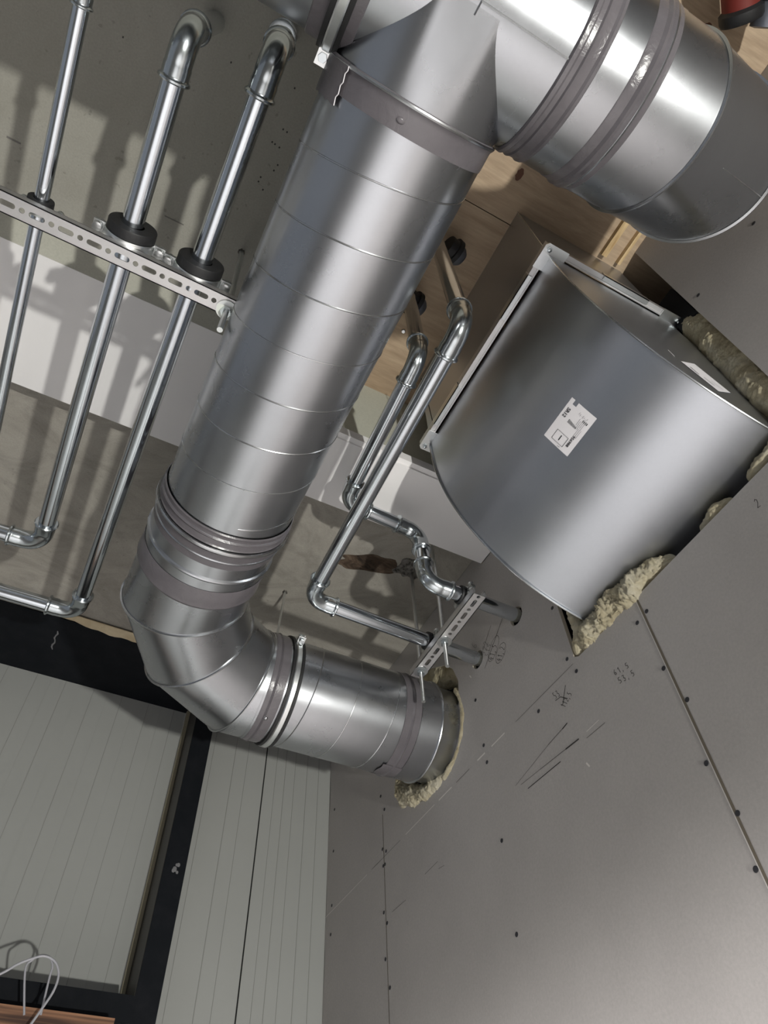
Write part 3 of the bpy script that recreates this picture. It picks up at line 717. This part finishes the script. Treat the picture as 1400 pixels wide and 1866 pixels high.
def pipe_clamp(c, axis, rp, rc, w, label, group=None, ears=True, band_only=False):
    t = thing('pipe_clamp', label, 'pipe clamp', (c[0], c[1], c[2]-rc))
    c = Vector(c); ax = Vector(axis).normalized(); sd = ax.cross(Vector((0, 0, 1))).normalized()
    m_ = MB(); m_.lathe(c-ax*w/2, ax, [(0, rp*1.02), (-.0005, rc*.80), (-.0003, rc*.97), (.001, rc), (w*.42, rc), (w*.43, rc*.95), (w*.95, rc*.95), (w, rc*.9), (w, rp*1.02)], 40, False); m_.build('rubber_lining', M['rubber'], t)
    m_ = MB(); m_.lathe(c+ax*(-w/2+w*.45), ax, [(0, rc*.96), (0, rc*1.03), (w*.08, rc*1.06), (w*.42, rc*1.06), (w*.5, rc*1.03), (w*.5, rc*.96)], 40, False); m_.build('clamp_band', M['zinc'], t)
    for s_ in (-1, 1):
        e = c + ax*(w*.2) + sd*s_*(rc*1.18+.002)
        m_ = MB(); m_.obox(e+Vector((0, 0, .0016)), (sd, ax, (0, 0, 1)), (.0065, w*.26, .0008)); m_.obox(e-Vector((0, 0, .0016)), (sd, ax, (0, 0, 1)), (.0065, w*.26, .0008)); l_ = m_.build('ear', M['zinc'], t)
        m_ = MB(); m_.lathe(e+sd*s_*.001-Vector((0, 0, .0085)), (0, 0, 1), [(0, .0030), (.0008, .0052), (.004, .0055), (.0045, .0028), (.014, .0028), (.0142, .0046), (.018, .0046)], 12); m_.build('clamp_screw', M['zinc'], t)
    return t
pipe_clamp((X2, .305, Z3), (0, 1, 0), RP, .0262, .024, 'thick rubber pipe clamp on the middle left-hand pipe')
pipe_clamp((X3, .308, Z3), (0, 1, 0), RP, .0262, .024, 'thick rubber pipe clamp on the left-hand pipe nearest the duct')
pipe_clamp((X1, .318, ZP1), (0, 1, 0), .0076, .0135, .016, 'small rubber pipe clamp on the thin leftmost pipe')
pipe_clamp((.4845, .7208, ZR1-.001), (1, 0, 0), RP, .0152, .015, 'rubber-lined clamp on the lower pipe beside the wall rail')
pipe_clamp((.4800, .6055, ZR1-.002), (1, 0, 0), RP, .0152, .015, 'rubber-lined clamp on the upper pipe beside the wall rail')
# round clamps under the plywood beside the two risers
for (x, y, lab) in [(.2860, .2290, 'dark round clamp cup on the plywood beside the upper riser pipe'), (.2700, .3330, 'dark round clamp cup on the plywood beside the lower riser pipe')]:
    t = thing('clamp_cup', lab, 'pipe clamp', (x, y, 1.14))
    ax = Vector((.95, .25, .12)).normalized(); c = Vector((x, y, 1.145))
    m_ = MB(); m_.lathe(c-ax*.006, ax, [(-.010, .018), (.002, .0185), (.0025, .0225), (.010, .0225), (.0105, .018)], 32); m_.build('rubber_ring', M['rubber'], t)
    m_ = MB(); m_.lathe(c+ax*.0045, ax, [(0, .0175), (.008, .0165), (.014, .012), (.017, .005), (.0175, .0005)], 32); m_.build('metal_cup', M['cup'], t)
    m_ = MB(); m_.sweep([c+Vector((0, 0, .015)), (x, y, ZP)], .004, 10); m_.build('stud', M['zinc'], t)

# ---------------------------------------------------------------- rectangular duct
XA, XB, YA, YC = .3620, .5770, .1370, .4710; ZFl = .962
heel = [(.3620, ZFl), (.3622, .93), (.3640, .895), (.3690, .860), (.3775, .828), (.3890, .800), (.4040, .773), (.4220, .748), (.4430, .724), (.4660, .703), (.4920, .685), (.5200, .671), (.5500, .660), (.5800, .653), (.6200, .648), (.67, .646)]
# smooth heel by Catmull-Rom
def cr(P, n=5):
    out = []
    for i in range(len(P)-1):
        p0 = P[max(i-1, 0)]; p1 = P[i]; p2 = P[i+1]; p3 = P[min(i+2, len(P)-1)]
        for k in range(n):
            t = k/n
            out.append(tuple(.5*((2*p1[j])+(-p0[j]+p2[j])*t+(2*p0[j]-5*p1[j]+4*p2[j]-p3[j])*t*t+(-p0[j]+3*p1[j]-3*p2[j]+p3[j])*t**3) for j in range(2)))
    out.append(P[-1]); return out
H = cr(heel)
throat = [(.5770, ZFl), (.5775, .935), (.585, .905), (.605, .885), (.67, .875)]
DR = thing('rectangular_duct_bend', 'wide rectangular duct bend of grey sheet metal curving into the wall', 'duct bend', (.45, .3, .66))
m_ = MB(); NY = 24
m_.add([(h[0], YA+(YC-YA)*j/NY, h[1]) for h in H for j in range(NY+1)], [(i*(NY+1)+j, i*(NY+1)+j+1, (i+1)*(NY+1)+j+1, (i+1)*(NY+1)+j) for i in range(len(H)-1) for j in range(NY)])
m_.build('heel_sheet', M['galv_rect'], DR)
for y0 in (YA, YC):
    m_ = MB(); Hn = []
    for i, h in enumerate(H):
        a = Vector(H[max(i-1, 0)]); b_ = Vector(H[min(i+1, len(H)-1)]); tn = (b_-a).normalized(); nn = Vector((tn.y, -tn.x)); 
        if nn.x > 0 and nn.y > 0: nn = -nn
        Hn.append((h[0]-abs(tn.y)*.0022, h[1]-abs(tn.x)*.0022))
    T_ = cr(throat, 4)
    poly = [(p[0], y0, p[1]) for p in Hn] + [(p[0], y0, p[1]) for p in T_[::-1]]
    m_.prism(poly, (0, .0012 if y0 == YC else -.0012, 0)); m_.build('cheek_sheet', M['galv_rect'], DR)
    m_ = MB(); m_.sweep([(p[0], y0, p[1]) for p in Hn], .0011, 6); m_.build('folded_edge', M['bead'], DR)
m_ = MB(); m_.add([(p[0], y, p[1]) for p in T_ for y in (YA, YC)], [(2*i, 2*i+1, 2*i+3, 2*i+2) for i in range(len(T_)-1)]); m_.build('throat_sheet', M['galv_rect'], DR)
# riser above
DU = thing('rectangular_duct', 'dark rectangular sheet duct rising to the plywood ceiling above the flange', 'duct', (.45, .3, .98))
m_ = MB(); z0, z1 = ZFl+.016, ZP
m_.rings([[(XA, YA, z0), (XB, YA, z0), (XB, YC, z0), (XA, YC, z0)], [(XA, YA, z1), (XB, YA, z1), (XB, YC, z1), (XA, YC, z1)]], False)
m_.build('duct_wall', M['galv_rect'], DU)
m_ = MB(); m_.sweep([(XA-.0003, YA-.0003, z0), (XA-.0003, YA-.0003, z1)], .0007, 6); m_.build('corner_fold', M['bead'], DU)
def flange(z, parent, up):
    for (a, b_) in (((XA, YA), (XA, YC)), ((XA, YA), (XB, YA)), ((XB, YA), (XB, YC)), ((XA, YC), (XB, YC))):
        alongy = a[0] == b_[0]; m_ = MB(); h = .0072
        if alongy:
            sg = -1 if a[0] == XA else 1
            x0, x1 = sorted((a[0]+sg*.0032, a[0]+sg*.0120))
            m_.box((x0, YA-.012, z-(h if up else 0)+(.0 if up else 0)), (x1, YC+.012, z+(0 if up else h)))
            xm = a[0]+sg*.0045; m_.box((xm-.0010, YA-.006, z-h-.0018 if up else z+h), (xm+.0012, YC+.006, z-h if up else z+h+.0018))
        else:
            sg = -1 if a[1] == YA else 1
            y0, y1 = sorted((a[1]+sg*.0032, a[1]+sg*.0120))
            m_.box((XA-.0005, y0, z-(h if up else 0)), (XB+.0005, y1, z+(0 if up else h)))
            ym = a[1]+sg*.0045; m_.box((XA, ym-.0010, z-h-.0018 if up else z+h), (XB, ym+.0012, z-h if up else z+h+.0018))
        m_.build('flange_strip', M['rail'], parent)
flange(ZFl+.0078, DR, True); flange(ZFl+.0084, DU, False)
# sliding cleats on the flange
for (lo, hi) in [((XA-.0134, YA+.035, ZFl-.0020), (XA-.0062, YA+.105, ZFl+.012)), ((XA-.0134, YA+.225, ZFl-.0020), (XA-.0062, YA+.300, ZFl+.012)), ((XA+.085, YA-.0134, ZFl-.0020), (XA+.165, YA-.0062, ZFl+.012))]:
    m_ = MB(); m_.box((lo[0], lo[1], lo[2]), (hi[0], hi[1], lo[2]+.0014)); 
    if hi[0]-lo[0] < .03: m_.box((lo[0], lo[1], lo[2]), (lo[0]+.0012, hi[1], hi[2]))
    else: m_.box((lo[0], lo[1], lo[2]), (hi[0], lo[1]+.0012, hi[2]))
    m_.build('flange_cleat', M['zinc'], DR)
for (cx_, cy_, sx_, sy_) in [(XA, YA, -1, -1), (XA, YC, -1, 1), (XB, YA, 1, -1)]:
    m_ = MB(); z_ = ZFl-.0026
    ox, oy = cx_+sx_*.0145, cy_+sy_*.0145; ix, iy = cx_-sx_*.022, cy_-sy_*.022; jx, jy = cx_+sx_*.0, cy_+sy_*.0
    poly = [(ox+(-sx_)*.004, oy, z_), (ix, oy, z_), (ix, jy, z_), (jx, jy, z_), (jx, iy, z_), (ox, iy, z_), (ox, oy+(-sy_)*.004, z_)]
    m_.prism(poly, (0, 0, .0022)); k_ = m_.build('corner_plate', M['zinc'], DR)
    m_ = MB(); m_.lathe((cx_+sx_*.007, cy_+sy_*.007, z_-.006), (0, 0, 1), [(0, .0016), (.0003, .0022), (.0030, .0022), (.0031, .0042), (.0060, .0042), (.0061, .006), (.0064, .006)], 6); m_.build('bolt', M['fit'], k_)
# paper label, mapped on the curved heel
def heel_hit(px, py):
    c = (px-700, py-933, F); d = Vector([sum(R[k][i]*c[k] for k in range(3)) for i in range(3)])
    for i in range(len(H)-1):
        # line in xz plane: d.x t, d.z t crosses segment
        (x0, z0_), (x1, z1_) = H[i], H[i+1]
        den = d.x*(z1_-z0_) - d.z*(x1-x0)
        if abs(den) < 1e-9: continue
        t = (x0*(z1_-z0_) - z0_*(x1-x0))/den; px_, pz_ = d.x*t, d.z*t
        s_ = ((px_-x0)*(x1-x0)+(pz_-z0_)*(z1_-z0_))/((x1-x0)**2+(z1_-z0_)**2)
        if -.001 <= s_ <= 1.001: return (i+s_, d.y*t)
    return None
arcs = [0]
for i in range(len(H)-1): arcs.append(arcs[-1]+math.dist(H[i], H[i+1]))
def arc_at(u):
    i = min(int(u), len(H)-2); return arcs[i]+(u-i)*(arcs[i+1]-arcs[i])
def heel_pt(sv, y, off):
    i = 0
    while i < len(arcs)-2 and arcs[i+1] < sv: i += 1
    f = (sv-arcs[i])/(arcs[i+1]-arcs[i]); a = Vector(H[i]); b_ = Vector(H[i+1]); p = a.lerp(b_, f); tn = (b_-a).normalized()
    n_ = Vector((tn.y, -tn.x)); 
    if n_.x > 0: n_ = -n_
    if n_.y > 0 and n_.x > 0: n_ = -n_
    return (p.x+n_.x*off, y, p.y+n_.y*off)
cor = [heel_hit(*p) for p in ((1044, 724), (1090, 764), (1033, 831), (992, 792))]
s0 = (arc_at(cor[0][0])+arc_at(cor[3][0]))/2; s1 = (arc_at(cor[1][0])+arc_at(cor[2][0]))/2
yA_ = (cor[0][1]+cor[1][1])/2; yD_ = (cor[2][1]+cor[3][1])/2
tilt = (cor[3][1]-cor[2][1])*.5
def lab_pt(u, v, off=.0006):
    return heel_pt(s0+(s1-s0)*v, yA_+(yD_-yA_)*u, off)
m_ = MB(); NU, NV = 10, 14
top = [lab_pt(u/NU, v/NV, .0007) for v in range(NV+1) for u in range(NU+1)]
fc = [(v*(NU+1)+u, v*(NU+1)+u+1, (v+1)*(NU+1)+u+1, (v+1)*(NU+1)+u) for v in range(NV) for u in range(NU) if not (v > NV-13 and v < NV-10 and u == 0)]
m_.add(top, fc); lab = m_.build('paper_label', M['paper'], DR); lab['label'] = 'white printed label'
def strip(u0, v0, u1, v1, mt, name='printed_line'):
    mm = MB(); K = 6
    P = [lab_pt(u0+(u1-u0)*i, v0+(v1-v0)*k/K, .0012) for k in range(K+1) for i in (0, 1)]
    mm.add(P, [(2*k, 2*k+1, 2*k+3, 2*k+2) for k in range(K)]); mm.build(name, mt, lab)
def label_text(txt, u0, u1, v0, v1, fn, parent, mt, name, flip=False):
    cu = bpy.data.curves.new('t', 'FONT'); cu.body = txt; cu.size = 1; cu.resolution_u = 2
    cu.offset = .02
    o = bpy.data.objects.new('t', cu); C.objects.link(o); bpy.context.view_layer.update()
    me = o.evaluated_get(bpy.context.evaluated_depsgraph_get()).to_mesh()
    vs = [v.co.copy() for v in me.vertices]; fs = [tuple(p.vertices) for p in me.polygons]
    x0 = min(v.x for v in vs); x1 = max(v.x for v in vs); y0 = min(v.y for v in vs); y1 = max(v.y for v in vs)
    out = [fn(u0+(u1-u0)*(v.x-x0)/(x1-x0), v1+(v0-v1)*(1-(v.y-y0)/(y1-y0)) if not flip else v0+(v1-v0)*(1-(v.y-y0)/(y1-y0)), .0013) for v in vs]
    o.evaluated_get(bpy.context.evaluated_depsgraph_get()).to_mesh_clear(); bpy.data.objects.remove(o); bpy.data.curves.remove(cu)
    mm = MB(); mm.add(out, fs); return mm.build(name, mt, parent, recalc=False)
label_text('SR12', .20, .42, .215, .095, lambda u, v, o: lab_pt(u, v, o), lab, M['ink'], 'printed_text', True)
label_text('956988', .57, .85, .845, .755, lambda u, v, o: lab_pt(u, v, o), lab, M['ink'], 'printed_text', True)
# framed sketch on the label
for (a, b_, c_, d_) in [(.69, .246, .692, .70), (.915, .246, .917, .70)]: strip(a, b_, c_+.004, d_, M['ink'])
strip(.69, .246, .917, .258, M['ink']); strip(.69, .69, .917, .702, M['ink'])
strip(.74, .46, .86, .49, M['ink'])
for k in range(9): strip(.37+.005*k, .36+.038*k, .45, .378+.038*k, M['ink'])
for k in range(7): strip(.12+.02*(k % 3), .50+.05*k, .17+.02*(k % 2), .512+.05*k, M['ink2'])
for k in range(5): strip(.22+.03*(k % 2), .62+.05*k, .38+.03*(k % 3), .632+.05*k, M['ink2'])
for k in range(4): strip(.20, .72+.05*k, .25, .745+.05*k, M['ink'])
for k in range(3): strip(.40, .76+.05*k, .60, .772+.05*k, M['ink2'])
strip(.955, .60, .965, .63, M['ink']); strip(.965, .55, .975, .575, M['ink'])
# narrow label and scratch on the side cheek
def cheek(px, py): q = at(px, py, 1, YA-.0018); return (q[0], q[1], q[2])
m_ = MB(); c4 = [cheek(*p) for p in ((1241, 658), (1266, 663), (1332, 716), (1310, 713))]; m_.add(c4, [(0, 1, 2, 3)]); l2 = m_.build('paper_label', M['paper'], DR, recalc=False); l2['label'] = 'narrow white label on the side sheet'
def ckline(a, b_, w, mt, name, par):
    p = Vector(cheek(*a)); q_ = Vector(cheek(*b_)); d = (q_-p).normalized(); n_ = Vector((-d.z, 0, d.x))*w; m_ = MB()
    o_ = Vector((0, -.0006, 0)); m_.add([p-n_+o_, q_-n_+o_, q_+n_+o_, p+n_+o_], [(0, 1, 2, 3)]); m_.build(name, mt, par, recalc=False)
ckline((1258, 669), (1274, 683), .0008, M['ink'], 'printed_line', l2); ckline((1283, 688), (1302, 703), .0010, M['ink2'], 'printed_line', l2); ckline((1296, 695), (1318, 711), .0006, M['ink2'], 'printed_line', l2)
ckline((1217, 638), (1229, 650), .0007, M['paper'], 'scratch', DR)

# ---------------------------------------------------------------- mineral wool
def wool(path, rad, label, seed, squash=(1, 1, 1), n=56, amp=.30, name='mineral_wool'):
    P = [Vector(p) for p in path]; fine = []; rr = []
    for i in range(len(P)-1):
        N = max(2, int((P[i+1]-P[i]).length/.0016))
        for k in range(N): fine.append(P[i].lerp(P[i+1], k/N)); rr.append(rad[i]+(rad[i+1]-rad[i])*k/N)
    fine.append(P[-1]); rr.append(rad[-1]); N = len(fine)
    for i in range(N):
        e = min(i, N-1-i)*.0016/max(.004, rr[i]); rr[i] *= math.sqrt(max(.02, 1-(1-min(1, e))**2))
    m_ = MB(); m_.sweep(fine, rr, n)
    vs = []
    for i, v in enumerate(m_.v):
        v = Vector(v); c_ = fine[min(i//n, N-1)]; d = v-c_
        k = 1 + amp*1.3*noise.noise(v*34+Vector((seed, 0, 0))) + amp*.55*noise.noise(v*95+Vector((seed, 5, 0))) + amp*.55*noise.noise(v*240) + amp*.45*noise.noise(v*560)
        d = Vector((d.x*squash[0], d.y*squash[1], d.z*squash[2]))*k; vs.append(tuple(c_+d))
    m_.v = vs; o = m_.build(name, M['wool'], None, 85); tag(o, label, 'insulation', 'mineral wool stuffed around the wall openings'); return o
wool([(.590, .502, .626), (.588, .475, .634), (.586, .44, .636), (.586, .405, .638), (.588, .375, .640), (.589, .345, .636), (.592, .318, .632)], [.012, .019, .021, .022, .019, .015, .010], 'cream mineral wool bulging out under the rectangular duct bend', 1.0, (1, 1, 1.0))
wool([(.594, .275, .632), (.592, .245, .634), (.594, .220, .634)], [.007, .012, .007], 'small tuft of wool under the rectangular duct, midway along', 4.0)
wool([(.594, .195, .634), (.590, .165, .637), (.590, .135, .640), (.590, .115, .645)], [.007, .012, .012, .009], 'wool tuft under the rectangular duct at its right end', 6.0)
wool([(.584, .490, .73), (.584, .492, .69), (.584, .490, .66), (.586, .500, .640), (.584, .508, .622)], [.006, .009, .010, .011, .006], 'thin wool wad in the left corner of the rectangular opening', 8.0)
wool([(.606, .119, .965), (.606, .118, .93), (.606, .118, .88), (.606, .118, .82), (.606, .118, .76), (.604, .116, .70), (.600, .115, .65)], [.020, .024, .024, .024, .023, .022, .018], 'long brownish wool batt beside the rectangular duct, right-hand side', 11.0, (1, 1, 1), 64, .16)
def holering(a0, a1, rr, rad, label, seed, x=.588, amp=.3):
    pts_ = [(x, YH-rr*math.sin(a), ZH-rr*math.cos(a)) for a in [a0+(a1-a0)*k/16 for k in range(17)]]
    return wool(pts_, [rad*(.85+.3*random.random()) for _ in pts_], label, seed, (1, 1, 1), 40, amp)
holering(math.radians(5), math.radians(125), RB+.0035, .0060, 'wool packing along the right rim of the round hole', 15.0, .5825)
wool([(.590, 1.018, .735), (.589, 1.008, .700), (.588, .988, .674), (.587, .955, .660), (.586, .918, .650), (.585, .880, .6445), (.585, .855, .650)], [.016, .020, .021, .019, .015, .011, .006], 'wool packing hanging under the duct in the round hole', 18.0)
wool([(.602, .985, .815), (.601, .955, .845), (.600, .92, .860), (.600, .88, .866), (.600, .84, .852), (.600, .810, .828), (.601, .792, .800), (.602, .785, .775)], [.022, .028, .032, .033, .030, .025, .018, .010], 'yellowed wool plug above the duct in the round hole', 21.0, (.62, 1, 1), 56, .14)

# ---------------------------------------------------------------- odds and ends
# red pipe with a black end beyond the right-hand bend
t = thing('red_pipe', 'red pipe with black rubber end, top right by the plywood', 'pipe', (.50, -.23, 1.10))
q0 = Vector(at(1352, 40, 2, 1.13)); q1 = Vector(at(1345, -90, 2, 1.13))
d_ = (q1-q0).normalized()
m_ = MB(); m_.sweep([q0+d_*.012, q1], .0235, 32); m_.build('red_tube', M['red'], t)
m_ = MB(); m_.lathe(q0, d_, [(-.002, .015), (0, .026), (.004, .028), (.014, .028), (.018, .0235)], 32); m_.build('rubber_end', M['rubber'], t)
t = thing('grey_cylinder', 'dull grey cylinder beside the red pipe at the top right corner', 'pipe', (.56, -.25, 1.10))
q0 = Vector(at(1392, 52, 2, 1.13)); q1 = Vector(at(1425, -60, 2, 1.13)); m_ = MB(); d_ = (q1-q0).normalized()
m_.lathe(q0, d_, [(0, .012), (.002, .019), (.03, .019), (.031, .021), (.034, .021), (.035, .019), (.12, .019)], 32); m_.build('cylinder_body', M['cup'], t)
# battens at the gypsum head
for (x0, x1, lab) in [(.5250, .5350, 'light wooden batten end under the plywood near the rectangular duct'), (.5590, .5645, 'thin bright wooden lath beside the gypsum wall head')]:
    m_ = MB(); m_.box((x0, .02, ZP-.012), (x1, .128, ZP-.0005)); tag(m_.build('wood_batten', M['batten']), lab, 'batten')
# small screw in plywood
q = at(735, 603, 2, ZP); m_ = MB(); m_.lathe((q[0], q[1], ZP-.004), (.2, 0, 1), [(0, .003), (.001, .004), (.004, .002)], 10); tag(m_.build('ceiling_screw', M['zinc']), 'small bright screw in the plywood left of the riser pipes', 'screw')
# thin wire by the flange
m_ = MB(); a = at(768, 690, 2, 1.08); b_ = at(793, 786, 2, .97); m_.sweep([a, ((a[0]+b_[0])/2+.001, (a[1]+b_[1])/2, (a[2]+b_[2])/2), b_], .0008, 6); tag(m_.build('thin_wire', M['rubber']), 'thin black wire hanging between pipes and duct flange', 'wire')
# black steel shoe in the gap behind the flange
m_ = MB(); m_.obox((.605, .119, .985), ((1, 0, 0), (0, 1, 0), (0, 0, 1)), (.02, .016, .05)); tag(m_.build('steel_angle', M['black']), 'black steel angle in the gap beyond the flange corner', 'steel angle')
# white cable loops bottom left
def cable(px, yy, rad, label, group=None):
    P = [at(p[0], p[1], 1, y_) for p, y_ in zip(px, yy)]
    cv = []
    P = [Vector(p) for p in P]
    for i in range(len(P)-1):
        p0 = P[max(i-1, 0)]; p1 = P[i]; p2 = P[i+1]; p3 = P[min(i+2, len(P)-1)]
        for k in range(6):
            t_ = k/6; cv.append(.5*((2*p1)+(p2-p0)*t_+(2*p0-5*p1+4*p2-p3)*t_*t_+(3*p1-p0-3*p2+p3)*t_**3))
    cv.append(P[-1]); m_ = MB(); m_.sweep(cv, rad, 10); o = m_.build('cable', M['cable'], None, 80); tag(o, label, 'cable'); return o
cable([(-420, 1905), (-120, 1830), (0, 1775), (30, 1758), (55, 1748), (80, 1742), (100, 1752), (107, 1775), (98, 1805), (75, 1840), (50, 1875)], [1.20]*11, .0017, 'pale cable looping down in front of the black ledge, lower left')
cable([(44, 1850), (46, 1768), (58, 1750), (75, 1741), (90, 1744), (96, 1760), (90, 1782), (74, 1850)], [1.215]*8, .0015, 'short inner loop of pale cable above the black ledge')

# pencil dashes and pinholes on the smooth concrete
def slabmark(p, q_, w, name, mt):
    a = Vector(at(p[0], p[1], 2, ZN-.0005)); b_ = Vector(at(q_[0], q_[1], 2, ZN-.0005)); d = (b_-a).normalized(); n_ = Vector((-d.y, d.x, 0))*w
    m_ = MB(); m_.add([a-n_, b_-n_, b_+n_, a+n_], [(0, 1, 2, 3)]); m_.build(name, mt, near, recalc=False)
slabmark((300, 393), (335, 410), .0008, 'pencil_dash', M['pencil2']); slabmark((12, 249), (38, 262), .0012, 'pencil_dash', M['pencil2'])
slabmark((493, 45), (503, 55), .0010, 'pencil_dash', M['pencil2'])
for p in [(500, 262), (508, 268), (515, 235), (498, 310), (478, 345), (470, 330), (522, 240), (495, 258), (536, 160), (474, 322), (505, 300), (223, 67), (481, 96), (420, 113)]:
    slabmark(p, (p[0]+2.5, p[1]+1.5), .0011, 'pinhole', M['pencil'])
# kinds of things that repeat
GR = {'pipe_clamp': 'rubber-lined pipe clamps', 'duct_clamp': 'rubber-lined duct clamps', 'threaded_rod': 'threaded hanging rods', 'steel_pipe': 'press-fitted steel pipe runs',
      'mounting_rail': 'slotted mounting rails', 'clamp_cup': 'round clamps under the plywood', 'wood_batten': 'battens under the plywood', 'cable': 'pale cable loops at lower left',
      'spiral_duct': 'spiral ducts', 'duct_bend': 'mitred round duct bends'}
for o in C.objects:
    if o.parent is None and 'label' in o and o.name.split('.')[0] in GR: o['group'] = GR[o.name.split('.')[0]]
